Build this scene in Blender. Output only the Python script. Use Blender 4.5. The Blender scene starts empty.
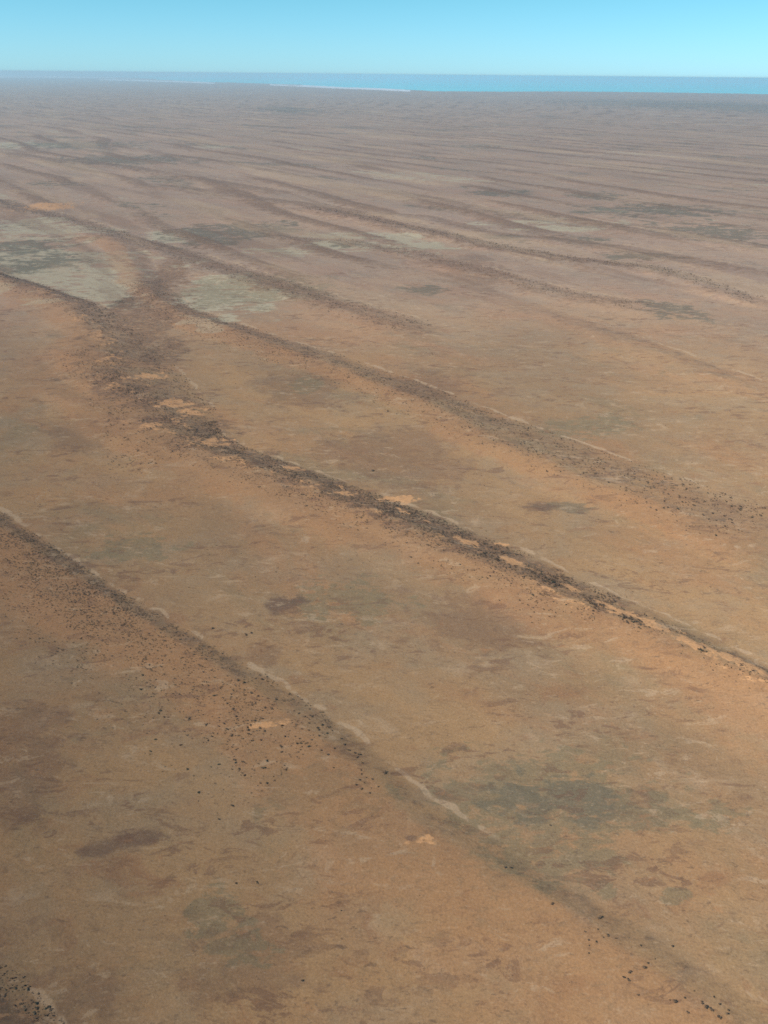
import bpy, math, random
import numpy as np

# ------------------------------------------------------------------ camera
CAM_H = 1000.0                    # metres above the plain
F_PX = 796.0
PITCH = math.radians(28.8)
ROLL = math.radians(0.55)
sc = bpy.context.scene
cam_d = bpy.data.cameras.new('camera')
cam = bpy.data.objects.new('camera', cam_d)
sc.collection.objects.link(cam)
sc.camera = cam
cam_d.sensor_fit = 'VERTICAL'
cam_d.sensor_height = 24.0
cam_d.lens = 24.0 * F_PX / 1024.0
cam_d.clip_start = 1.0
cam_d.clip_end = 400000.0
cam.location = (0, 0, CAM_H)
from mathutils import Matrix, Vector
fw = Vector((0, math.cos(PITCH), -math.sin(PITCH)))
rt = Vector((1, 0, 0))
up = Vector((0, math.sin(PITCH), math.cos(PITCH)))
# roll: the horizon drops towards the right of the frame
rt2 = rt * math.cos(ROLL) + up * math.sin(ROLL)
up2 = up * math.cos(ROLL) - rt * math.sin(ROLL)
m = Matrix((rt2, up2, -fw)).transposed().to_4x4()
m.translation = cam.location
cam.matrix_world = m

# ------------------------------------------------------------------ light
SUN_AZ, SUN_EL = math.radians(-112), math.radians(42)   # azimuth from +Y towards +X
SKY_STRENGTH = 0.10
w = bpy.data.worlds.new('World')
sc.world = w
w.use_nodes = True
nt = w.node_tree
bg = nt.nodes['Background']
sky = nt.nodes.new('ShaderNodeTexSky')
sky.sky_type = 'NISHITA'
sky.sun_disc = False
sky.sun_elevation = SUN_EL
sky.sun_rotation = SUN_AZ
sky.altitude = 1000
sky.air_density = 1.0
sky.dust_density = 0.3
sky.ozone_density = 3.0
tint = nt.nodes.new('ShaderNodeMix')
tint.data_type = 'RGBA'; tint.blend_type = 'MULTIPLY'
tint.inputs[0].default_value = 1.0
tc = nt.nodes.new('ShaderNodeTexCoord'); sep = nt.nodes.new('ShaderNodeSeparateXYZ'); ramp = nt.nodes.new('ShaderNodeValToRGB'); half = nt.nodes.new('ShaderNodeMix')
nt.links.new(tc.outputs['Generated'], sep.inputs[0]); nt.links.new(sep.outputs['Z'], ramp.inputs[0])
cr = ramp.color_ramp                                   # the air colour by height above the horizon (halved, then doubled)
cr.elements[0].position = 0.0; cr.elements[0].color = (.265, .490, .74, 1)
cr.elements[1].position = 1.0; cr.elements[1].color = (.38, .45, .48, 1)
for p_, c_ in ((.03, (.260, .485, .66, 1)), (.10, (.235, .49, .50, 1)), (.35, (.35, .46, .52, 1))):
    e_ = cr.elements.new(p_); e_.color = c_
half.data_type = 'RGBA'; half.blend_type = 'ADD'; half.inputs[0].default_value = 1.0
nt.links.new(ramp.outputs[0], half.inputs[6]); nt.links.new(ramp.outputs[0], half.inputs[7]); nt.links.new(half.outputs[2], tint.inputs[7])
nt.links.new(sky.outputs[0], tint.inputs[6])
nt.links.new(tint.outputs[2], bg.inputs[0])
bg.inputs[1].default_value = SKY_STRENGTH
sd = bpy.data.lights.new('sun', 'SUN')
sd.energy = 3.6
sd.angle = math.radians(0.5)
sd.color = (1.0, 0.94, 0.86)
so = bpy.data.objects.new('sun', sd)
sc.collection.objects.link(so)
sun_dir = Vector((math.sin(SUN_AZ) * math.cos(SUN_EL), math.cos(SUN_AZ) * math.cos(SUN_EL), math.sin(SUN_EL)))
so.rotation_euler = (-sun_dir).to_track_quat('-Z', 'Y').to_euler()
so.location = (0, 0, 3000)
sc.view_settings.view_transform = 'Standard'
sc.view_settings.look = 'None'
sc.view_settings.exposure = 0.24
sc.view_settings.gamma = 1.0
HAZE_DENSITY = 1.5e-5
HAZE_COLOR = (0.60, 0.88, 1.0, 1)
try:
    sc.cycles.volume_bounces = 2
    sc.cycles.max_bounces = 6
    sc.cycles.filter_width = 1.6
    sc.cycles.use_denoising = False
except Exception:
    pass

# ------------------------------------------------------------------ coordinates
FW, RT, UP = np.array(fw), np.array(rt2), np.array(up2)

def gp(px, py):
    """photo pixel -> point of the curved plain (x, y)"""
    d = FW * F_PX + RT * (px - 384.0) - UP * (py - 512.0)
    h = math.hypot(d[0], d[1]); t = -d[2] / h           # depression as a slope
    r = CAM_H / max(t, CAM_H / 230000.0)
    return d[0] / h * r, d[1] / h * r

def to_px(x, y, z):
    p = np.stack([x, y, z - CAM_H], -1)
    f = p @ FW
    return 384 + F_PX * (p @ RT) / f, 512 - F_PX * (p @ UP) / f, f

AZ = math.radians(-50)                                 # the dunes run this way
EU = (math.sin(AZ), math.cos(AZ)); EV = (math.cos(AZ), -math.sin(AZ))
def uv(x, y): return x * EU[0] + y * EU[1], x * EV[0] + y * EV[1]

# ------------------------------------------------------------------ noise
_rng = np.random.RandomState(7)
_P = _rng.permutation(4096).astype(np.int32)
_G = _rng.uniform(-1, 1, (4096, 2)).astype(np.float32)
_G /= np.linalg.norm(_G, axis=1, keepdims=True)
def pn(x, y, seed=0):
    xi = np.floor(x); yi = np.floor(y)
    fx = (x - xi).astype(np.float32); fy = (y - yi).astype(np.float32)
    xi = xi.astype(np.int64) + seed * 131; yi = yi.astype(np.int64) + seed * 57
    def g(i, j, dx, dy):
        h = _P[(_P[(xi + i) & 4095] + yi + j) & 4095]
        v = _G[h]
        return v[..., 0] * dx + v[..., 1] * dy
    sx = fx * fx * fx * (fx * (fx * 6 - 15) + 10); sy = fy * fy * fy * (fy * (fy * 6 - 15) + 10)
    a = g(0, 0, fx, fy) * (1 - sx) + g(1, 0, fx - 1, fy) * sx
    b = g(0, 1, fx, fy - 1) * (1 - sx) + g(1, 1, fx - 1, fy - 1) * sx
    return (a * (1 - sy) + b * sy) * 1.4
def fbm(x, y, o=3, seed=0):
    s = 0; a = 1; t = 0
    for k in range(o):
        s = s + a * pn(x * 2 ** k, y * 2 ** k, seed + k); t += a; a *= .5
    return s / t * 1.3
def sm(a, b, x):
    t = np.clip((x - a) / (b - a), 0, 1); return t * t * (3 - 2 * t)

# ------------------------------------------------------------------ dunes, traced on the plain
# far toe line of each ridge (photo pixels put down on the plain), height, width of the
# far slope, width of the near slope, veil of bushes on the far slope
def line(pts):
    q = sorted(uv(*gp(*p)) for p in pts)
    return np.array([a for a, _ in q]), np.array([b for _, b in q])
RIDGES = [
 dict(pts=[(0,963),(22,978),(45,1003),(64,1026)], h=9, wf=85, wn=230, veg=.75, crest=.2),
 dict(pts=[(0,510),(50,542),(100,575),(130,595),(165,615),(210,641),(240,660),(280,682),(325,712),(384,755),(409,780),
           (439,803),(479,828),(514,852),(574,885),(624,917),(664,935),(704,965),(734,985),(768,1008)], h=6.5, wf=52, wn=200, veg=.75, crest=.25, near=True),
 dict(pts=[(0,272),(50,286),(100,303),(140,330),(185,375),(215,408),(225,436),(270,455),(320,473),(384,495),(434,515),(484,535),
           (534,555),(584,580),(624,598),(664,613),(704,632),(768,664)], h=20, wf=85, wn=230, veg=1.2, crest=1.0, near=True),
 dict(pts=[(130,236),(150,255),(160,275),(175,293),(195,308),(240,323),(300,343),(350,358),(384,370),(449,393),(499,413),
           (554,433),(624,458),(684,478),(768,508)], h=11, wf=120, wn=170, veg=.6, crest=.35),
 dict(pts=[(0,198),(40,208),(90,220),(130,233),(200,253),(250,268),(300,283),(350,300),(384,308),(440,324)], h=11, wf=230, wn=200, veg=.7, crest=.1),
 dict(pts=[(290,236),(360,240),(439,255),(509,272),(574,290),(659,303)], h=8, wf=200, wn=180, veg=.65, crest=.1),
 dict(pts=[(560,312),(629,333),(684,352),(768,382)], h=6, wf=130, wn=200, veg=.35, crest=.2),
 dict(pts=[(330,209),(384,219),(459,234),(514,246),(584,257),(664,266),(704,277),(768,298)], h=15, wf=240, wn=170, veg=1.1, crest=.1),
 dict(pts=[(384,212),(434,215),(504,232),(569,238),(634,246),(694,256),(768,269)], h=8, wf=250, wn=200, veg=.65, crest=.1),
 dict(pts=[(400,190),(454,199),(514,213),(594,224),(680,232),(768,244)], h=8, wf=280, wn=220, veg=.65, crest=.1),
 dict(pts=[(180,185),(260,196),(330,204),(384,214)], h=9, wf=300, wn=220, veg=.8, crest=.1),
 dict(pts=[(0,150),(60,158),(140,166),(230,181),(300,192)], h=9, wf=320, wn=260, veg=.75, crest=.3),
]
for k, rd in enumerate(RIDGES):
    rd['u'], rd['v'] = line(rd['pts']); rd['k'] = k
V_FAR = 5600.0

def toe_v(rd, u):
    uu, vv = rd['u'], rd['v']
    vt = np.interp(u, uu, vv)
    sl0 = (vv[min(3, len(vv) - 1)] - vv[0]) / (uu[min(3, len(uu) - 1)] - uu[0])
    return np.where(u < uu[0], vv[0] + (u - uu[0]) * sl0, vt)
def bare(k, pts):
    # how thickly the far slope is grown over, along the ridge
    q = sorted((uv(*gp(a, b))[0], c) for a, b, c in pts)
    RIDGES[k]['vu'] = (np.array([a for a, _ in q]), np.array([b for _, b in q]))
bare(1, [(0,510,.65),(165,615,.5),(325,712,.38),(384,755,.3),(479,828,.28),(574,885,.38),(768,1008,.22)])
bare(2, [(0,272,.9),(100,303,.85),(140,330,.35),(185,375,.25),(215,408,.6),(270,455,.85),(434,515,.85),(584,580,.8),(640,600,.45),(704,632,.4),(768,664,.45)])
bare(3, [(150,255,.55),(195,308,.75),(300,343,.6),(384,370,.5),(499,413,.45),(624,458,.4),(768,508,.45)])
def widen(k, key, pts):
    q = sorted((uv(*gp(a, b))[0], c) for a, b, c in pts)
    RIDGES[k][key] = (np.array([a for a, _ in q]), np.array([b for _, b in q]))
widen(2, 'wu', [(0,272,95),(50,286,110),(100,303,150),(140,330,260),(185,375,330),(215,408,250),(225,436,150),(270,455,115),(434,515,120),(584,580,125),(664,613,110),(768,664,95)])
widen(3, 'wu', [(130,236,180),(175,293,130),(300,343,120),(449,393,150),(554,433,210),(684,478,230),(768,508,230)])
widen(1, 'tu', [(0,510,1.3),(240,660,1.6),(439,803,1.6),(490,836,.25),(768,1008,.2)])
bare(7, [(384,219,.9),(600,262,1.1),(664,266,.8),(704,277,.55),(768,298,.5)])

def patch(px, py, rx, ry, rot=0):
    """an ellipse lying on the plain, centre and reach read off the photograph"""
    cx, cy = gp(px, py); ax, ay = gp(px + rx, py); bx, by = gp(px, py - ry)
    r1 = math.hypot(ax - cx, ay - cy); r2 = math.hypot(bx - cx, by - cy)
    a = math.atan2(ay - cy, ax - cx) + math.radians(rot)
    return cx, cy, r1, r2, a
PALE = [patch(245,300,46,12), patch(60,232,50,6), patch(170,236,26,5), patch(335,236,26,3), patch(190,262,14,5), patch(330,247,34,5), patch(20,225,40,5), patch(60,275,75,10), patch(25,258,60,10), patch(115,292,60,12), patch(45,222,26,4), patch(205,300,30,14), patch(220,285,34,10),
        patch(345,244,32,5), patch(300,252,40,4), patch(380,238,40,4), patch(75,262,60,8), patch(410,247,40,5), patch(10,145,40,3),
        patch(212,322,22,8), patch(0,290,20,6), patch(560,225,60,5)]
DARK = [patch(258,233,16,4), patch(205,240,30,6), patch(270,230,26,4), patch(505,238,18,3), patch(640,256,30,3), patch(20,246,44,6), patch(50,262,40,7), patch(8,268,30,6), patch(215,234,42,8), patch(260,228,32,6), patch(122,302,11,4),
        patch(347,245,15,2.6), patch(710,232,50,8), patch(585,240,24,4), patch(600,196,26,3), patch(120,160,60,4),
        patch(290,110,26,3), patch(700,105,90,4), patch(420,290,16,4), patch(560,798,52,20), patch(570,505,30,5),
        patch(670,310,26,7), patch(655,210,60,5), patch(80,145,50,3), patch(500,193,30,3)]
RUST = [patch(20,725,34,26), patch(262,655,18,11), patch(286,605,20,10), patch(180,775,6,4), patch(90,435,40,14), patch(300,385,44,16), patch(400,455,70,26), patch(30,780,30,40),
        patch(470,270,40,12), patch(440,385,60,12), patch(250,960,70,40), patch(80,1000,50,30), patch(500,620,80,26), patch(640,810,40,20)]
GREEN = [patch(303,386,13,7), patch(600,428,38,9,10), patch(560,790,90,36), patch(660,818,70,12,6), patch(545,850,60,40), patch(215,915,26,22,-20),
         patch(235,940,34,20,-20), patch(345,600,50,18), patch(310,790,60,22),
         patch(480,800,46,26), patch(250,290,60,14), patch(130,548,40,10), patch(678,896,14,8)]
def strip(px, py, half, wide):
    cx, cy = gp(px, py); return cx, cy, half, wide, math.atan2(EU[1], EU[0])
STRIPS = [strip(634,622,95,15), strip(694,650,55,13), strip(732,666,85,17), strip(768,684,60,17), strip(466,545,36,13), strip(513,566,46,14), strip(570,592,26,11),
          strip(548,597,18,5), strip(402,513,26,7), strip(340,489,22,6), strip(292,470,22,8), strip(425,523,20,5), strip(600,607,20,5)]
BUSH = [patch(112,384,18,9), patch(128,394,26,9), patch(150,406,30,8), patch(108,376,14,6), patch(172,424,30,9), patch(210,428,18,10), patch(222,446,14,14), patch(165,352,22,14), patch(155,290,22,40), patch(150,330,20,30),
        patch(268,458,10,7), patch(390,508,14,8), patch(545,583,14,7), patch(620,618,24,5,-10), patch(500,562,18,6,-10)]
SANDY = [patch(146,378,15,3.5), patch(174,406,18,4), patch(192,414,12,4), patch(215,445,14,5), patch(290,471,14,3), patch(268,727,14,3), patch(425,845,14,4), patch(400,500,16,4), patch(50,207,22,4), patch(345,497,10,3), patch(500,545,8,2)]
OVAL = [patch(285,605,19,8), patch(104,848,26,9,12), patch(136,840,28,9,16), patch(410,842,5,3), patch(540,505,16,4)]
def ell(ps, x, y, wx, wy, soft=.8):
    out = np.zeros_like(x)
    for cx, cy, r1, r2, a in ps:
        big = 2.2 * max(r1, r2)
        s = (np.abs(x - cx) < big) & (np.abs(y - cy) < big)
        if not s.any(): continue
        rm = min(r1, r2)
        dx = x[s] - cx + wx[s] * r1 * .9; dy = y[s] - cy + wy[s] * r2 * .9
        c, t = math.cos(a), math.sin(a)
        q = np.hypot((dx * c + dy * t) / r1, (-dx * t + dy * c) / r2)
        out[s] = np.maximum(out[s], 1 - sm(1 - soft, 1 + soft, q))
    return out

def terrain(x, y):
    """height and ground cover of the plain at (x, y)"""
    x = np.asarray(x, float); y = np.asarray(y, float)
    r = np.hypot(x, y)
    u, v = uv(x, y)
    n1 = fbm(u / 900, v / 260, 3, 3); n2 = fbm(u / 150, v / 90, 3, 11); n3 = fbm(u / 45, v / 32, 2, 23)
    h = n1 * 1.6 + n2 * .8 + n3 * .25
    band = np.zeros_like(x); near = np.zeros_like(x); crest = np.zeros_like(x); toe = np.zeros_like(x); rid = np.full(x.shape, -1)
    for rd in RIDGES:
        uu, vv = rd['u'], rd['v']
        f = sm(uu[0] - 250, uu[0] + 150, u) * (1 - sm(uu[-1] - 150, uu[-1] + 500, u))
        if rd['k'] < 3: f = (1 - sm(uu[-1] + 300, uu[-1] + 3000, u))
        if rd['k'] == 0: f = f * 1.0
        act = (f > 0)
        vt = toe_v(rd, u)                                           # past the traced ends the ridge goes on straight
        veg = np.interp(u, *rd['vu']) if 'vu' in rd else rd['veg']
        s = vt - v + n2 * 9 * min(3, rd['wf'] / 60) + n1 * 5                       # distance behind the far toe
        wf = rd['wf'] * (1 + .35 * n1); wn = rd['wn'] * (1 + .3 * n1)
        if 'wu' in rd: wf = np.interp(u, *rd['wu']) * (1 + .35 * n1)   # the broad knot of bushy sand on the left
        up_ = sm(0, 1, s / wf); dn = 1 - sm(0, 1, (s - wf) / wn)
        hh = rd['h'] * f * np.where(s < wf, up_ ** 1.0, dn)
        hh = hh * (1 + .25 * n1 + .12 * n2)
        h = np.maximum(h, 0) * 0 + np.maximum(h + hh, h)
        bm = sm(-.05, .30, s / wf + n3 * .15) * (1 - sm(.55, 1.6, s / wf + n3 * .35 + n2 * .35)) * f * veg
        nm = sm(.6, 1.1, s / wf) * (1 - sm(.35, 1.0, (s - wf) / wn + n2 * .2)) * f * (.9 if rd['k'] < 4 else .3)
        cm = sm(.6, .95, s / wf + n3 * .35) * (1 - sm(1.0, 1.5, s / wf + n3 * .5)) * f * rd['crest'] * .55 * sm(.05, .5, n2 + n3 * .7)
        tm = np.exp(-((s - 1 + 9 * n3) / (3.0 + rd['wf'] * .035)) ** 2) * f * sm(-.35, .25, n2 + n3 * .7) * (np.interp(u, *rd['tu']) if 'tu' in rd else 1)
        new = (hh > 1.2)
        rid = np.where(new, rd['k'], rid)
        band = np.maximum(band, bm); near = np.maximum(near, nm); crest = np.maximum(crest, cm); toe = np.maximum(toe, tm)
    # the dune field that goes on to the horizon
    ff = sm(V_FAR - 600, V_FAR + 400, v) + sm(2500, 3800, u) * sm(2600, 3200, v)
    ff = np.clip(ff, 0, 1)
    A2 = math.radians(-36); v2 = x * math.cos(A2) - y * math.sin(A2)
    wv = v2 + 420 * pn(u / 5200, v / 2600, 41) + 120 * pn(u / 1400, v / 900, 42)
    ph = wv / 600.0
    fr = ph - np.floor(ph)
    amp = .25 + .75 * sm(-.4, .25, pn(u / 2600 + 9, np.floor(ph) * 1.7, 44) + .5 * pn(u / 900, np.floor(ph) * 2.3, 45))
    s2 = 1 - fr                                                    # 0 at the far toe
    hh = 7 * amp * ff * np.where(s2 < .2, sm(0, .2, s2), 1 - sm(.2, .5, s2))
    h = h + hh
    bf = sm(0, .08, s2 + .05 * n2) * (1 - sm(.20, .48, s2 + .10 * n2)) * amp * ff
    band = np.maximum(band, bf * .95)
    # ground cover
    k0 = fbm(x / 70, y / 45, 3, 97); band = np.maximum(band, ell(BUSH, x, y, k0 * .9, k0 * .8, .8))
    wx = fbm(x / 210, y / 210, 3, 51) * 1.0; wy = fbm(x / 210, y / 210, 3, 57) * 1.0
    near_w = sm(3000, 1500, r) if False else 1 - sm(1200, 2600, r)
    wx = wx * (1 - near_w) + fbm(x / 60, y / 60, 3, 61) * near_w; wy = wy * (1 - near_w) + fbm(x / 60, y / 60, 3, 67) * near_w
    pale = ell(PALE, x, y, wx, wy); dark = ell(DARK, x, y, wx, wy); rust = ell(RUST, x, y, wx, wy, .6); green = ell(GREEN, x, y, wx, wy, .6)
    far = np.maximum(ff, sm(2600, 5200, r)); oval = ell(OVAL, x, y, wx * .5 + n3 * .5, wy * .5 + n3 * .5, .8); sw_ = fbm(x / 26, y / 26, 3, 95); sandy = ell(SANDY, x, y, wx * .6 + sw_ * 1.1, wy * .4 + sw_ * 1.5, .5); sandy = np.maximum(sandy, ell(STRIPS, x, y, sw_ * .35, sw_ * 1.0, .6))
    # flats far off: pans and dark swales by chance
    fp = sm(3500, 7000, r)
    q1 = fbm(u / 2300, v / 900, 3, 71); q2 = fbm(u / 1700, v / 700, 3, 77)
    pale = np.maximum(pale, fp * .45 * sm(.25, .7, q1) * (1 - .7 * sm(.1, .5, band))); dark = np.maximum(dark, fp * .6 * sm(.15, .6, q2) * (1 - sm(18000, 40000, r)))
    pale = pale * (1 - .8 * np.clip(band, 0, 1))
    tone = .5 + .5 * np.clip(fbm(x / 1500, y / 1500, 3, 81), -1, 1)
    side_light = np.clip(.5 + (x * .9 + (y - 900) * .25) / 700.0 * np.exp(-r / 1800.0), 0, 1) # left-to-right light falloff painted into the soil colour, darkest at lower left
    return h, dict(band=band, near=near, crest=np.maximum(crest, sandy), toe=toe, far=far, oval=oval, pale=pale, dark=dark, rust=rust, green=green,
                   tone=tone, side_light=side_light, rid=rid, u=u, v=v, r=r, n1=n1, n2=n2, n3=n3)

# ------------------------------------------------------------------ one terrain grid, cut into ground, dunes, lake and salt flats
def axis():
    # ring radii: finer close up
    ys = np.linspace(1090, 100, 1250)
    rr = [math.hypot(*gp(384, y)) for y in ys]
    a = np.concatenate([np.linspace(0, rr[0], 50)[:-1], np.array(rr), ])
    far = np.geomspace(rr[-1], 250000, 190)[1:]
    return np.concatenate([a, far])
RADII = axis()
d0 = math.radians(43)
TH = np.concatenate([np.linspace(-math.pi, -d0, 70)[:-1], np.linspace(-d0, d0, 1250), np.linspace(d0, math.pi, 70)[1:-1]])
NR, NT = len(RADII), len(TH)
RR, TT = np.meshgrid(RADII, TH, indexing='ij')
RR = np.maximum(RR, .5)
X = (RR * np.sin(TT)).ravel(); Y = (RR * np.cos(TT)).ravel()
Hh, A = terrain(X, Y)

# lake and salt flats far out on the horizon: shore traced on the plain
shore = [gp(*p) for p in [(110,76.5),(160,79.8),(205,82.0),(250,83.0),(295,84.6),(345,87.4),(384,88.5),(430,91.0),(500,91.6),(560,91.4),(640,92.2),(700,93.2),(767,94.2)]]
s_az = np.array([math.atan2(a, b) for a, b in shore]); s_r = np.array([math.hypot(a, b) for a, b in shore])
# beyond the frame: the shore runs on round to the right and closes to the left
s_az = np.concatenate([[s_az[0] - .035], s_az, [s_az[-1] + .5, s_az[-1] + .9]])
s_r = np.concatenate([[240000.], s_r, [s_r[-1] * 1.1, 240000.]])
TA = TT.ravel()
R_ = RR.ravel()
shr = np.interp(TA, s_az, s_r, left=4e5, right=4e5)
wob = fbm(X / 9000, Y / 9000, 3, 91)
lake = (R_ > shr * (1 + .03 * wob)) & (R_ < 246500)
def salt_zone(pts_near, pts_far):
    a = [gp(*p) for p in pts_near]; b = [gp(*p) for p in pts_far]
    aa = [math.atan2(*p) for p in a]; bb = [math.atan2(*p) for p in b]
    lo = np.interp(TA, aa, [math.hypot(*p) for p in a], left=5e5, right=5e5); hi = np.interp(TA, bb, [math.hypot(*p) for p in b], left=0, right=0)
    return (R_ > lo) & (R_ < hi)
salt1 = salt_zone([(-40,77.4),(0,77.6),(60,77.9),(130,78.4)], [(-40,73.4),(0,74.0),(60,75.2),(130,78.0)])
salt2 = salt_zone([(270,85.2),(330,88.2),(370,89.6),(410,91.6)], [(270,84.2),(330,85.2),(370,86.4),(410,90.4)])
salt3 = salt_zone([(100,80.0),(150,81.4),(215,83.6)], [(100,79.2),(150,80.0),(215,82.6)])
salt = (salt1 | salt2 | salt3) & (fbm(X / 5200, Y / 9000, 3, 93) > -.16)
Hh = np.where(lake | salt, 0.0, Hh)
Z = Hh

P3 = np.stack([X, Y, Z], -1)
i = np.arange(NR - 1)[:, None] * NT; j = np.arange(NT)[None, :]; j2 = (j + 1) % NT
QD = np.stack([(i + j).ravel(), (i + j2).ravel(), (i + NT + j2).ravel(), (i + NT + j).ravel()], -1)
# whole-grid vertex normals, so the cuts between ground and dune do not show
e1 = P3[QD[:, 2]] - P3[QD[:, 0]]; e2 = P3[QD[:, 3]] - P3[QD[:, 1]]
fn = np.cross(e1, e2); fn /= np.maximum(np.linalg.norm(fn, axis=1, keepdims=True), 1e-9)
fn[fn[:, 2] < 0] *= -1
VN = np.zeros_like(P3)
for c in range(4):
    for d in range(3):
        VN[:, d] += np.bincount(QD[:, c], weights=fn[:, d], minlength=len(P3))
VN /= np.maximum(np.linalg.norm(VN, axis=1, keepdims=True), 1e-9)

def piece(name, fmask, mat):
    q = QD[fmask]
    if not len(q): return None
    ids, inv = np.unique(q.ravel(), return_inverse=True)
    me = bpy.data.meshes.new(name)
    me.vertices.add(len(ids)); me.vertices.foreach_set('co', P3[ids].astype(np.float32).ravel())
    n = len(q)
    me.loops.add(4 * n); me.loops.foreach_set('vertex_index', inv.astype(np.int32).ravel())
    me.polygons.add(n); me.polygons.foreach_set('loop_start', (np.arange(n) * 4).astype(np.int32))
    me.update(calc_edges=True)
    me.polygons.foreach_set('use_smooth', np.ones(n, bool))
    for nm, ks in (('cover_a', ('band', 'near', 'crest')), ('cover_b', ('pale', 'dark', 'green')), ('cover_c', ('rust', 'tone', 'side_light')), ('cover_d', ('toe', 'far', 'oval'))):
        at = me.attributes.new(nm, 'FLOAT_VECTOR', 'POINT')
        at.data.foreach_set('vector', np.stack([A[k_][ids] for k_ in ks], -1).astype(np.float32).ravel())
    me.normals_split_custom_set_from_vertices(VN[ids].astype(np.float32))
    me.materials.append(mat)
    o = bpy.data.objects.new(name, me); sc.collection.objects.link(o)
    o['kind'] = 'structure'
    return o

# ------------------------------------------------------------------ materials
class NT_:
    def __init__(s, name):
        s.m = bpy.data.materials.new(name); s.m.use_nodes = True; s.t = s.m.node_tree
        s.b = s.t.nodes['Principled BSDF']; s.b.inputs['Roughness'].default_value = .95
        s.b.inputs['Specular IOR Level'].default_value = .15
    def n(s, k, **kw):
        x = s.t.nodes.new(k)
        for a, b in kw.items(): setattr(x, a, b)
        return x
    def L(s, a, b): s.t.links.new(a, b)
    def put(s, sock, v):
        if isinstance(v, (int, float)): sock.default_value = v
        elif isinstance(v, tuple): sock.default_value = v + (1,) if len(v) == 3 and sock.type == 'RGBA' else v
        else: s.L(v, sock)
    def math(s, op, a, b=0.0, c=None, clamp=False):
        x = s.n('ShaderNodeMath', operation=op, use_clamp=clamp)
        s.put(x.inputs[0], a); s.put(x.inputs[1], b)
        if c is not None: s.put(x.inputs[2], c)
        return x.outputs[0]
    def step(s, v, lo, hi):
        x = s.n('ShaderNodeMapRange', interpolation_type='SMOOTHSTEP')
        s.put(x.inputs[0], v); x.inputs[1].default_value = lo; x.inputs[2].default_value = hi
        return x.outputs[0]
    def mix(s, f, a, b, blend='MIX'):
        x = s.n('ShaderNodeMix', data_type='RGBA', blend_type=blend)
        s.put(x.inputs[0], f); s.put(x.inputs[6], a); s.put(x.inputs[7], b)
        return x.outputs[2]
    def noise(s, vec, scale, detail=4, rough=.55, dist=0.0):
        x = s.n('ShaderNodeTexNoise')
        s.L(vec, x.inputs['Vector']); x.inputs['Scale'].default_value = scale; x.inputs['Detail'].default_value = detail
        x.inputs['Roughness'].default_value = rough; x.inputs['Distortion'].default_value = dist
        return x.outputs[0]
    def mapped(s, vec, loc=(0, 0, 0), rot=0.0, scl=(1, 1, 1)):
        x = s.n('ShaderNodeMapping')
        s.L(vec, x.inputs[0]); x.inputs[1].default_value = loc; x.inputs[2].default_value = (0, 0, rot); x.inputs[3].default_value = scl
        return x.outputs[0]
    def attr(s, name):
        x = s.n('ShaderNodeAttribute', attribute_name=name)
        y = s.n('ShaderNodeSeparateXYZ'); s.L(x.outputs['Vector'], y.inputs[0]); return y.outputs

SOIL = dict(
 tan=(.410, .238, .106), dun=(.285, .175, .088), red=(.270, .125, .060), pale=(.50, .345, .20), grey=(.300, .222, .132),
 olive=(.195, .162, .088), scrub=(.135, .085, .052), band=(.190, .108, .064), sand=(.66, .345, .145), clay=(.46, .40, .255), swale=(.125, .114, .076),
 near=(.395, .192, .082), rustc=(.170, .088, .052))

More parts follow.
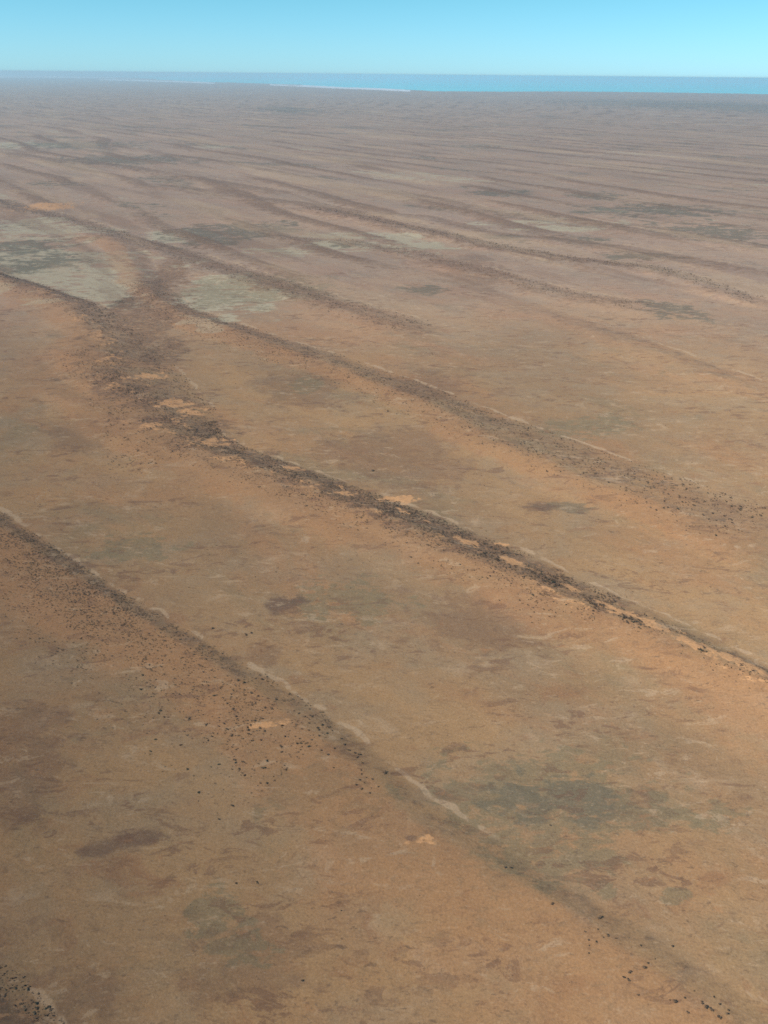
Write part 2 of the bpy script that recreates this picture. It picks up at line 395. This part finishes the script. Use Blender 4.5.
def ground_material():
    g = NT_('desert_ground')
    pos = g.n('ShaderNodeNewGeometry').outputs['Position']
    flat = g.mapped(pos, scl=(1, 1, 0))
    along = g.mapped(pos, rot=-math.radians(140), scl=(1, 1, 0))   # first axis along the dunes
    al = g.mapped(along, scl=(.6, 1.1, 1))
    wide = g.mapped(flat, rot=math.radians(8), scl=(.75, 1.15, 1))
    band, near, crest = g.attr('cover_a'); pale, dark, green = g.attr('cover_b'); rust, tone, side_light = g.attr('cover_c'); toe, afar, oval = g.attr('cover_d')
    def off(v, a, b): return g.mapped(v, (a, b, 0))
    nL = g.noise(al, 1 / 800, 6, .6, .4); nM = g.noise(wide, 1 / 150, 7, .62, .5); nM2 = g.noise(off(wide, 71, 13), 1 / 90, 7, .66, .9)
    nS = g.noise(wide, 1 / 22, 5, .66, .5); nS2 = g.noise(off(wide, 31, 7), 1 / 11, 4, .7, .6); nF = g.noise(flat, 1 / 3.5, 3, .7)
    nR = g.noise(off(al, 5, 91), 1 / 420, 8, .66, .8); nO = g.noise(off(al, 15, 3), 1 / 260, 7, .7, .6)
    M = lambda a, b: g.math('MULTIPLY', a, b)
    t_ = g.noise(g.mapped(flat, (4, 19, 0), 0, (.55, 1.2, 1)), 1 / 30, 6, .7, .6)
    c = g.mix(g.step(nL, .32, .68), SOIL['dun'], SOIL['tan'])
    c = g.mix(M(g.step(nM, .42, .68), .45), c, SOIL['grey'])
    c = g.mix(M(g.step(nR, .46, .68), .55), c, SOIL['near'])
    c = g.mix(M(g.step(nM2, .54, .72), .45), c, SOIL['pale'])
    c = g.mix(M(g.step(nM2, .44, .30), .50), c, SOIL['red'])
    c = g.mix(M(g.step(nO, .50, .70), .45), c, SOIL['olive'])
    c = g.mix(M(afar, .30), c, (.46, .36, .32))  # haze tint painted into the distant soil, paler and mauve
    def rag(mask, amt=.8, lo=.1, hi=.9, n=nM2, n_2=nS):
        # the mask eaten into by noise of two sizes, only where there is some of it
        e = g.math('SUBTRACT', g.math('MULTIPLY_ADD', n_2, .8, n), .9)
        q = g.math('MULTIPLY_ADD', M(e, g.step(mask, .0, .35)), amt * 2.2, mask)
        return g.step(q, lo, hi)
    farn = g.mapped(flat, rot=math.radians(6), scl=(.42, 1.25, 1)); f1 = g.noise(off(farn, 17, 61), 1 / 150, 8, .68, .5); f2 = g.noise(off(farn, 2, 33), 1 / 60, 6, .7, .5)
    c = g.mix(M(rag(pale, 1.9, .25, .60, f1, f2), .78), c, SOIL['clay'])
    c = g.mix(M(rag(rust, 1.2), .38), c, SOIL['rustc'])
    c = g.mix(M(rag(green, 2.4, .1, .8, t_, nS), .55), c, SOIL['olive'])
    c = g.mix(M(rag(dark, 2.2, .15, .8, nM2, t_), g.math('MULTIPLY_ADD', afar, .22, .55)), c, SOIL['swale'])
    c = g.mix(M(rag(near, .7), .50), c, SOIL['near'])
    c = g.mix(M(rag(toe, .8, .12, .7), .62), c, SOIL['pale'])
    bb = rag(band, .9, .1, 1.0)
    bcol = g.mix(g.step(nS, .40, .60), SOIL['band'], SOIL['scrub'])
    bcol = g.mix(M(g.step(nS2, .50, .62), .85), bcol, SOIL['near'])
    c = g.mix(M(bb, .72), c, bcol)
    c = g.mix(M(rag(crest, 1.3, .15, .85, nS, nS2), .85), c, SOIL['sand'])
    al2 = g.mapped(g.mapped(pos, rot=-math.radians(126), scl=(1, 1, 0)), scl=(.6, 1.1, 1)); s1 = g.noise(g.mapped(al2, (8, 8, 0), 0, (.35, 1.6, 1)), 1 / 420, 7, .62, .3); s3 = g.noise(g.mapped(al2, (88, 18, 0), 0, (.5, 1.3, 1)), 1 / 900, 6, .62, .3)
    c = g.mix(M(M(g.step(s1, .52, .62), afar), .40), c, SOIL['band']); c = g.mix(M(M(g.step(s3, .46, .38), afar), .45), c, SOIL['pale'])
    c = g.mix(M(rag(oval, .9, .1, .8), .60), c, (.135, .080, .055))
    # wind-torn scars: dark crust and pale lips, broader across the view than deep
    torn = g.mapped(flat, rot=math.radians(4), scl=(.5, 1.2, 1))
    t1 = g.noise(torn, 1 / 34, 7, .68, .9); t2 = g.noise(off(torn, 9, 44), 1 / 15, 5, .7, .8); t3 = g.noise(off(torn, 3, 8), 1 / 160, 5, .65, .5)
    gate = g.step(t3, .40, .60)
    c = g.mix(M(M(g.step(t1, .545, .585), gate), .55), c, SOIL['rustc'])
    c = g.mix(M(M(g.step(t1, .43, .385), g.step(nO, .44, .56)), .45), c, SOIL['pale'])
    c = g.mix(M(M(g.step(t2, .56, .61), g.step(t3, .62, .42)), .42), c, SOIL['dun'])
    t4 = g.noise(off(torn, 55, 21), 1 / 10, 4, .7, .6)
    c = g.mix(M(M(g.step(t4, .60, .66), g.step(nR, .42, .56)), .60), c, SOIL['scrub'])
    c = g.mix(M(M(g.step(t2, .39, .34), gate), .40), c, SOIL['near'])
    c = g.mix(M(g.step(nS, .56, .70), .30), c, SOIL['scrub'])
    c = g.mix(M(g.step(nS2, .58, .72), .28), c, SOIL['pale'])
    c = g.mix(M(g.step(nS2, .40, .28), .32), c, SOIL['rustc'])
    t5 = g.noise(g.mapped(flat, (66, 5, 0), .1, (.6, 1.1, 1)), 1 / 5.5, 4, .75, .5)
    c = g.mix(M(g.step(t5, .57, .66), .40), c, SOIL['scrub']); c = g.mix(M(g.step(t5, .42, .34), .30), c, SOIL['pale'])
    v = g.math('MULTIPLY_ADD', nF, .80, .60)
    v = M(v, g.math('MULTIPLY_ADD', tone, .30, .85))
    v = M(v, g.math('MULTIPLY_ADD', side_light, .76, .54))
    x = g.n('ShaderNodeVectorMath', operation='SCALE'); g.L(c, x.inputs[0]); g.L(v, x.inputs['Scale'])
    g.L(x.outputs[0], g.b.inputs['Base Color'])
    bp = g.n('ShaderNodeBump'); bp.inputs['Strength'].default_value = .4; bp.inputs['Distance'].default_value = 1.0
    hgt = g.math('MULTIPLY_ADD', nS, 2.6, M(nS2, 1.6)); hgt = g.math('MULTIPLY_ADD', nM2, 5.0, hgt)
    g.L(hgt, bp.inputs['Height']); g.L(bp.outputs[0], g.b.inputs['Normal'])
    return g.m

def plain(name, col, rough=.9, spec=.2, vary=.2, scale=.02, alt=None):
    g = NT_(name); pos = g.n('ShaderNodeNewGeometry').outputs['Position']
    n = g.noise(pos, scale, 4, .6)
    g.L(g.mix(g.step(n, .35, .65), col, alt or tuple(c * (1 - vary) for c in col)), g.b.inputs['Base Color'])
    g.b.inputs['Roughness'].default_value = rough; g.b.inputs['Specular IOR Level'].default_value = spec
    return g.m

MG = ground_material()
MLAKE = plain('lake_water', (.09, .68, .78), 1.0, .0, .2, 1 / 9000, alt=(.13, .76, .84))
MSALT = plain('salt_crust', (.86, .87, .86), .8, .3, .15, 1 / 1500)

q_l = lake[QD].all(axis=1)
q_s = salt[QD].any(axis=1) & ~q_l
ridv = A['rid']
ridf = np.where((ridv[QD] >= 0).sum(1) >= 3, ridv[QD].max(1), -1)
ridf[q_l | q_s] = -1
piece('lake', q_l, MLAKE)
piece('salt_flat', q_s, MSALT)
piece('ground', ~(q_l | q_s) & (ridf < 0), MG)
for k in range(len(RIDGES)):
    piece('sand_dune', ridf == k, MG)
del QD, fn, e1, e2, VN

# ------------------------------------------------------------------ haze
import bmesh
bm = bmesh.new(); bmesh.ops.create_cube(bm, size=1)
hz = bpy.data.meshes.new('haze'); bm.to_mesh(hz); bm.free()
ho = bpy.data.objects.new('haze', hz); sc.collection.objects.link(ho)
zb = float(Z.min()) - 1.0; zt = CAM_H + 25
ho.scale = (520000, 520000, zt - zb); ho.location = (0, 0, (zt + zb) / 2)
ho['kind'] = 'stuff'
hm = bpy.data.materials.new('haze'); hm.use_nodes = True
hm.node_tree.nodes.remove(hm.node_tree.nodes['Principled BSDF'])
pv = hm.node_tree.nodes.new('ShaderNodeVolumePrincipled')
pv.inputs['Density'].default_value = HAZE_DENSITY; pv.inputs['Color'].default_value = HAZE_COLOR
pv.inputs['Anisotropy'].default_value = 0.1
hm.node_tree.links.new(pv.outputs[0], hm.node_tree.nodes['Material Output'].inputs['Volume'])
hz.materials.append(hm)

# ------------------------------------------------------------------ shrubs
def leaf_mat(name, a, b):
    g = NT_(name); pos = g.n('ShaderNodeNewGeometry').outputs['Position']
    n = g.noise(pos, .6, 3, .6)
    g.L(g.mix(g.step(n, .35, .65), a, b), g.b.inputs['Base Color']); g.b.inputs['Roughness'].default_value = .8
    return g.m
M_DARK = leaf_mat('shrub_foliage_dark', (.125, .084, .052), (.180, .122, .074))
M_OLIVE = leaf_mat('shrub_foliage_olive', (.060, .062, .038), (.105, .095, .060))
M_DRY = leaf_mat('shrub_foliage_dry', (.110, .062, .038), (.150, .090, .055))

def shrub_arrays(rs, leaves, lobes):
    """unit shrub (about 1 across): a few lobes of leaf clumps over short stems"""
    V, Fq = [], []
    cs = []
    for _ in range(lobes):
        a = rs.uniform(0, 6.283); d = rs.uniform(.05, .32) if lobes > 1 else 0
        cs.append((math.cos(a) * d, math.sin(a) * d, rs.uniform(.22, .36), rs.uniform(.16, .30)))
    def quad(c, n, s):
        n = n / np.linalg.norm(n); t = np.cross(n, rs.normal(size=3)); t /= np.linalg.norm(t); b = np.cross(n, t)
        k = len(V)
        for x_, y_ in ((-1, -.7), (1, -.6), (.7, 1), (-.8, .8)): V.append(c + (t * x_ + b * y_) * s)
        Fq.append((k, k + 1, k + 2, k + 3))
    for _ in range(leaves):
        cx, cy, cz, rr_ = cs[rs.randint(len(cs))]
        d = rs.normal(size=3); d /= np.linalg.norm(d); d[2] = abs(d[2]) if rs.rand() < .75 else d[2]
        p = np.array([cx, cy, cz]) + d * rr_ * rs.uniform(.45, 1.1) * np.array([1, 1, .8])
        p[2] = max(p[2], .05)
        quad(p, d + rs.normal(size=3) * .5, rs.uniform(.06, .11))
    for cx, cy, cz, rr_ in cs:                                        # stems from one root to every lobe
        k = len(V); w_ = .018
        for q in range(3): V.append(np.array([math.cos(q * 2.1) * w_ * 1.5, math.sin(q * 2.1) * w_ * 1.5, -.08]))
        for q in range(3): V.append(np.array([cx + math.cos(q * 2.1) * w_, cy + math.sin(q * 2.1) * w_, cz]))
        for q in range(3): Fq.append((k + q, k + (q + 1) % 3, k + 3 + (q + 1) % 3, k + 3 + q))
    return np.array(V), np.array(Fq)

def quads_mesh(name, V, F, mat):
    me = bpy.data.meshes.new(name)
    me.vertices.add(len(V)); me.vertices.foreach_set('co', V.astype(np.float32).ravel())
    me.loops.add(4 * len(F)); me.loops.foreach_set('vertex_index', F.astype(np.int32).ravel())
    me.polygons.add(len(F)); me.polygons.foreach_set('loop_start', (np.arange(len(F)) * 4).astype(np.int32))
    me.update(calc_edges=True); me.materials.append(mat)
    return me

rs = np.random.RandomState(3)
# shrubs one can point at in the photograph: (x, y, width in metres)
CL_CORNER = [(673.5,1006,8),(682.6,1002,3.5),(701,1006,4.5),(704.7,1010.5,6.5),(710,1013,5.5),(718.5,1007,6),(727,1013,4.5),(726,1018.5,4.5),(717.7,1021,5.5),(712.5,999.5,3.5),(686.5,1016,3.5),(668.5,1004,3.5)]
CL_TRIO = [(646.5,967,5),(643,973,6),(629,976.5,4.8),(622.7,982,4.8),(627.4,984,4.8),(654,962,3.2)]
CL_LOOSE = [(587.5,944.5,4.5),(596,933,3.2),(607,939,4.6),(595,946.5,4),(615,942,3),(587.5,957.5,4.2),(588,950,3),(602,942,2.8),(584,936,2.8)]
CL_KNOLL = [(362,765.5,4.5),(385,775,7),(372,783,5.5),(366,781.5,4.2),(358.5,784.5,5),(361.5,778,3.5),(356,789,4.5),(361.5,793,4.5),(369.5,797,5.5),(371,792,3.5),(378.5,791,4),(361,774,3.5),(364,787,3.5)]
CL_ROW = [(309.5,710,4.5),(309,726,6.5),(301.7,732.5,5),(317,730,6),(318.6,732.5,5.5),(319,739,5),(299,716,4.5),(294,713.5,4.5),(341,741,5.5),(349,752,6),(359,756.5,6.5),(354.5,755,5),(357,760,5),(321,754,6),(328,758.5,6),(334,751.5,4),(344,747,5),(333.5,772,4)]
LONE = [(599,920,7.5,'broad dark shrub alone on the grey far slope above the loose scatter of shrubs'),
        (672,947,6.5,'dark shrub alone on the dune crest towards the lower right corner'),
        (504.5,871,6,'left one of two dark shrubs side by side on bare orange slope'),
        (509.5,871.6,5,'right one of two dark shrubs side by side on bare orange slope'),
        (551.5,908.5,5,'small dark shrub alone between the orange slope pair and the loose scatter'),
        (639.6,948.6,3.8,'small shrub alone between the loose scatter and the crest shrub at lower right'),
        (637,998.6,3.4,'small faint shrub alone on bare sand left of the lowest shrub cluster'),
        (693,994,3.6,'small faint shrub alone just above the lowest right cluster'),
        (550,826,5,'dark shrub alone on the greenish flat just below the large grey stain'),
        (212.6,629,7,'dark shrub alone on the flat just beyond the pale line of the dune at left'),
        (372.5,471,10,'dark shrub clump alone on the brown flat beyond the middle dune'),
        (236,883.5,4.5,'left one of two dark shrubs standing apart above the green patch'),
        (257,883,4.5,'right one of two dark shrubs standing apart above the green patch'),
        (341,911,4,'small dark shrub alone on bare ground right of the green patch'),
        (302,981,5.5,'dark shrub alone on the plain near the bottom edge right of the green patch'),
        (262,680,6.5,'dark shrub close under the pale crest line where the dense shrub belt thins out'),
        (246,635,7,'left one of the shrub pair on the flat beyond the pale line of the dune'),
        (251,633.5,7,'right one of the shrub pair on the flat beyond the pale line of the dune')]
SH = []   # x, y, size, cluster, label
for nm, cl in (('corner', CL_CORNER), ('trio', CL_TRIO), ('loose', CL_LOOSE), ('knoll', CL_KNOLL), ('row', CL_ROW)):
    for a, b, s in cl: SH.append(gp(a, b) + (s * .85, nm, None))
for a, b, s, l in LONE: SH.append(gp(a, b) + (s * .85, 'lone', l))

# the scatter on the dunes, thrown by chance where the cover says bushes grow
def throw(n, ridge, u0, u1, s0, s1, size, power=1.0, clump=.5, seed=0):
    rd = RIDGES[ridge]; r_ = np.random.RandomState(100 + seed)
    u = r_.uniform(u0, u1, n); vt = toe_v(rd, u)
    s = s0 + (s1 - s0) * r_.beta(1.2, 1.2 * power, n)
    v = vt - s
    x = u * EU[0] + v * EV[0]; y = u * EU[1] + v * EV[1]
    d = fbm(x / 70, y / 50, 2, 200 + seed)
    keep = r_.rand(n) < sm(-.5 * clump - .2, .5 * clump, d)
    x, y = x[keep], y[keep]
    z = size[0] + (size[1] - size[0]) * r_.rand(len(x)) ** 2.2
    return x, y, z
def ur(*pts):
    q = [uv(*gp(*p))[0] for p in pts]; return min(q), max(q)
MASS = []
a, b = ur((0, 540), (335, 735)); MASS.append(throw(7500, 1, a, b, 2, 290, (1.6, 4.7), 1.9, 1.0, 1))
a2, b2 = ur((0, 540), (160, 620)); MASS.append(throw(4200, 1, a2, b2 + 300, 2, 150, (1.8, 4.6), 1.2, .4, 2))
a, b = ur((0, 990), (60, 1024)); MASS.append(throw(5200, 0, a - 250, b + 60, -2, 150, (1.7, 3.9), 1.0, .2, 4))
a, b = ur((215, 420), (620, 600)); MASS.append(throw(9000, 2, a, b, 8, 230, (2.4, 5.6), 1.8, .7, 5))
a, b = ur((95, 350), (230, 440)); MASS.append(throw(3600, 2, a, b, 0, 420, (3, 7), 1.1, .5, 6))
a, b = ur((600, 600), (768, 690)); MASS.append(throw(900, 2, a - 200, b, 30, 130, (2.2, 4.5), 1.6, .9, 7))
a, b = ur((0, 280), (130, 340)); MASS.append(throw(3000, 2, a, b + 400, 0, 220, (3, 8), 1.2, .3, 8))
a, b = ur((155, 280), (768, 510)); MASS.append(throw(8000, 3, a, b, 0, 300, (2.5, 7), 1.5, .7, 9))
a, b = ur((0, 200), (440, 322)); MASS.append(throw(3500, 4, a, b, 0, 260, (4, 9), 1.2, .3, 10))
a, b = ur((330, 205), (768, 296)); MASS.append(throw(3500, 7, a, b, 0, 260, (4, 10), 1.2, .4, 11))
a, b = ur((300, 236), (659, 303)); MASS.append(throw(1600, 5, a, b, 0, 240, (4, 8), 1.2, .4, 12))
# thin scatter over the flats
r_ = np.random.RandomState(77)
for n, y0, y1, sz in ((900, 540, 1020, (.9, 2.1)), (1800, 330, 600, (1.8, 4.2))):
    pp = [gp(r_.uniform(-60, 830), r_.uniform(y0, y1)) for _ in range(n)]
    x = np.array([p[0] for p in pp]); y = np.array([p[1] for p in pp])
    keep = r_.rand(n) < sm(-.1, .5, fbm(x / 160, y / 110, 3, 300))
    MASS.append((x[keep], y[keep], sz[0] + (sz[1] - sz[0]) * r_.rand(keep.sum()) ** 2))
# close clumps of big bushes on the middle dune
for cx_, cy_, n, sp in ((112,384,60,22),(128,394,80,26),(150,406,80,26),(172,424,60,20),(165,352,40,40),(120,378,40,20),(547,586,40,9),(545,580,20,12),(604,612,26,10),(625,626,22,8),(640,629,18,8),(482,558,20,10),(497,566,24,9),(740,671,16,7),(755,677,14,7),
                        (395,507,20,12),(410,515,30,14),(120,302,34,12),(190,415,30,20),(140,395,40,24),(218,432,30,14),(205,440,26,18),(430,354,8,7),(340,490,26,14),(385,515,26,14),(700,657,14,6)):
    gx, gy = gp(cx_, cy_); k_ = r_.normal(size=(n, 2)) * sp
    MASS.append((gx + k_[:, 0] * EU[0] * 1.8 + k_[:, 1] * EV[0], gy + k_[:, 0] * EU[1] * 1.8 + k_[:, 1] * EV[1], r_.uniform(3.5, 6.5, n)))
mx = np.concatenate([q[0] for q in MASS]); my = np.concatenate([q[1] for q in MASS]); ms = np.concatenate([q[2] for q in MASS])
hx = np.array([q[0] for q in SH]); hy = np.array([q[1] for q in SH])
mh, mA = terrain(mx, my); hh_, _ = terrain(hx, hy)
mz = mh; hz_ = hh_
# nobody grows on the bare sand blow-outs
keep = (mA['crest'] < .55) | (np.random.RandomState(5).rand(len(mx)) < .12)
mx, my, ms, mz = mx[keep], my[keep], ms[keep], mz[keep]
# drop scatter that would crowd the placed ones
ok = np.ones(len(mx), bool)
for a, b in zip(hx, hy): ok &= np.hypot(mx - a, my - b) > 9
mx, my, ms, mz = mx[ok], my[ok], ms[ok], mz[ok]
ppx, ppy, dep = to_px(mx, my, mz)
show = ms / dep
inside = (ppx > 3) & (ppx < 765) & (ppy > 0) & (ppy < 1020)
order = np.argsort(-np.where(inside, show, 0))
N_IND = 300 - len(SH)
# keep the single ones apart from each other where they stand loose enough to be told apart
sel = order[:N_IND]
rest = np.ones(len(mx), bool); rest[sel] = False

protos = []
for k in range(10):
    V_, F_ = shrub_arrays(rs, 85, 1 + k % 4)
    protos.append(quads_mesh('desert_shrub', V_, F_, (M_DARK, M_DARK, M_OLIVE, M_DARK, M_DRY)[k % 5]))
PK = ['dark', 'dark', 'olive', 'dark', 'brown']

IND = [dict(x=a, y=b, z=c, s=q[2], cl=q[3], lab=q[4]) for (a, b, c, q) in zip(hx, hy, hz_, SH)]
IND += [dict(x=mx[q], y=my[q], z=mz[q], s=ms[q], cl=None, lab=None) for q in sel]
for d in IND:
    p = to_px(np.array(d['x']), np.array(d['y']), np.array(d['z'])); d['px'], d['py'] = float(p[0]), float(p[1])
    d['w'] = d['s'] / float(p[2]) * F_PX
ZONES = {
 'corner': ('shrubs of the lowest cluster in the right corner', 'the lowest cluster in the right corner'),
 'trio': ('short curved line of shrubs near the right bottom', 'the short curved line of shrubs above the lowest cluster'),
 'loose': ('loose scatter of shrubs below the grey slope', 'the loose scatter under the grey far slope at lower right'),
 'knoll': ('compact cluster of shrubs on the bare orange slope', 'the compact cluster on the orange slope below the crest'),
 'row': ('row of shrubs where the belt thins out', 'the thinning row along the crest above the compact cluster')}
_U = ['first', 'second', 'third', 'fourth', 'fifth', 'sixth', 'seventh', 'eighth', 'ninth', 'tenth', 'eleventh', 'twelfth', 'thirteenth', 'fourteenth',
      'fifteenth', 'sixteenth', 'seventeenth', 'eighteenth', 'nineteenth', 'twentieth']
def ordinal(k, n):
    if k == 0: return 'leftmost'
    if k == n - 1: return 'rightmost'
    if k < 20: return _U[k] + ' from left'
    t, q = divmod(k + 1, 10)
    tens = dict(zip(range(2, 10), 'twenty thirty forty fifty sixty seventy eighty ninety'.split())).get(t, 'ninety')
    return (tens[:-1] + 'ieth' if q == 0 else tens + '-' + _U[q - 1]) + ' from left'
def zone_of(d):
    """(group phrase, where) by the ground the shrub stands on"""
    px, py = d['px'], d['py']
    if py > 955 and px < 95:
        return 'shrubs on the dune in the bottom left corner', 'on the corner dune at bottom left, ' + ('upper rim' if py < 988 else ('middle part' if py < 1006 else 'bottom edge'))
    toe = float(np.interp(px, [0, 50, 100, 165, 240, 325, 384, 479, 574, 664, 768], [510, 542, 575, 615, 660, 712, 755, 828, 885, 935, 1008])); t = py - toe
    if -8 < t < 130:
        col = 'first second third fourth fifth sixth seventh eighth ninth tenth eleventh twelfth'.split()[int(min(11, px // 32))]
        row = 'under the pale line' if t < 22 else ('halfway down' if t < 50 else 'low down')
        if px < 384: return 'shrubs on the near slope of the nearest long dune', '%s, %s stretch of the nearest dune belt' % (row, col)
        return 'shrubs on the near slope of the nearest long dune', 'along the nearest dune near bottom right'
    if py < 720 and t < -60:
        col = 'first second third fourth fifth sixth seventh eighth ninth tenth eleventh twelfth'.split()[int(max(0, min(11, px // 64)))]
        mid = float(np.interp(px, [100, 215, 270, 384, 484, 584, 664, 768], [390, 425, 465, 508, 548, 592, 628, 678]))
        return 'shrubs on and around the middle dune', '%s the middle dune crest, %s stretch' % ('above' if py < mid else 'below', col)
    if t <= -8: return 'single shrubs on the open flats', 'on the flat between nearest and middle dunes'
    return 'single shrubs on the open flats', 'on the open plain below the nearest dune, %s' % ('left part' if px < 256 else ('centre' if px < 512 else 'right part'))
byz = {}
for d in IND:
    if d['cl'] is None: d['grp'], d['cl'] = zone_of(d)
    byz.setdefault(d['cl'], []).append(d)
for z, ds in byz.items():
    if z == 'lone':
        for d in ds: d['grp'] = None
        continue
    ds.sort(key=lambda d: d['px'])
    for k, d in enumerate(ds):
        if z in ZONES:
            d['grp'], where = ZONES[z]; where = 'in ' + where
        else: where = z
        d['lab'] = 'only shrub ' + where if len(ds) == 1 else '%s shrub %s' % (ordinal(k, len(ds)).replace(' from left', ''), where)
        if len(ds) > 1 and 0 < k < len(ds) - 1: d['lab'] = d['lab'].replace(' shrub ', ' shrub from left ', 1)
from itertools import count
for k, d in enumerate(IND):
    t = (k * 7 + int(d['x'])) % 10
    if d['cl'] in ZONES or d['cl'] == 'lone': t = (0, 1, 3, 5, 6, 8)[k % 6]
    me = protos[t]
    o = bpy.data.objects.new('desert_shrub', me); sc.collection.objects.link(o)
    o.location = (d['x'], d['y'], d['z'])
    o.rotation_euler = (0, 0, rs.uniform(0, 6.28)); sw = d['s'] * 1.25
    o.scale = (sw * rs.uniform(.85, 1.2), sw * rs.uniform(.85, 1.1), sw * rs.uniform(.65, .9))
    o['label'] = d['lab']; o['category'] = 'shrub'
    if d['grp']: o['group'] = d['grp']

# every other bush: one mass
base = [shrub_arrays(rs, 16, 1 + k % 3) for k in range(8)]
def mass(name, ids, mat):
    VV, FF, off = [], [], 0
    for q in ids:
        V_, F_ = base[rs.randint(8)]
        a = rs.uniform(0, 6.28); c, s_ = math.cos(a), math.sin(a); k = ms[q] * 1.35
        W = np.empty_like(V_); W[:, 0] = (V_[:, 0] * c - V_[:, 1] * s_) * k * rs.uniform(.8, 1.3) + mx[q]; W[:, 1] = (V_[:, 0] * s_ + V_[:, 1] * c) * k + my[q]
        W[:, 2] = V_[:, 2] * k * .7 + mz[q]
        VV.append(W); FF.append(F_ + off); off += len(V_)
    me = quads_mesh(name, np.concatenate(VV), np.concatenate(FF), mat)
    return me
ids = np.nonzero(rest)[0]
grp_ = np.random.RandomState(9).rand(len(ids))
me = mass('shrubland', ids, M_DARK)
me.materials.append(M_OLIVE); me.materials.append(M_DRY)
# a share of the bushes is olive or dry
nf = np.array([len(base[0][1])])
mi = np.random.RandomState(12).choice([0, 0, 0, 1, 2], len(me.polygons) // 20 + 1).repeat(20)[:len(me.polygons)]
me.polygons.foreach_set('material_index', mi.astype(np.int32))
o = bpy.data.objects.new('shrubland', me); sc.collection.objects.link(o)
o['label'] = 'far scatter of dark desert bushes along the dunes and over the flats'; o['category'] = 'scrub'; o['kind'] = 'stuff'
from collections import Counter
print(Counter(d['cl'] for d in IND))
print('shrubs', len(IND), 'mass', len(ids), 'verts', len(P3))
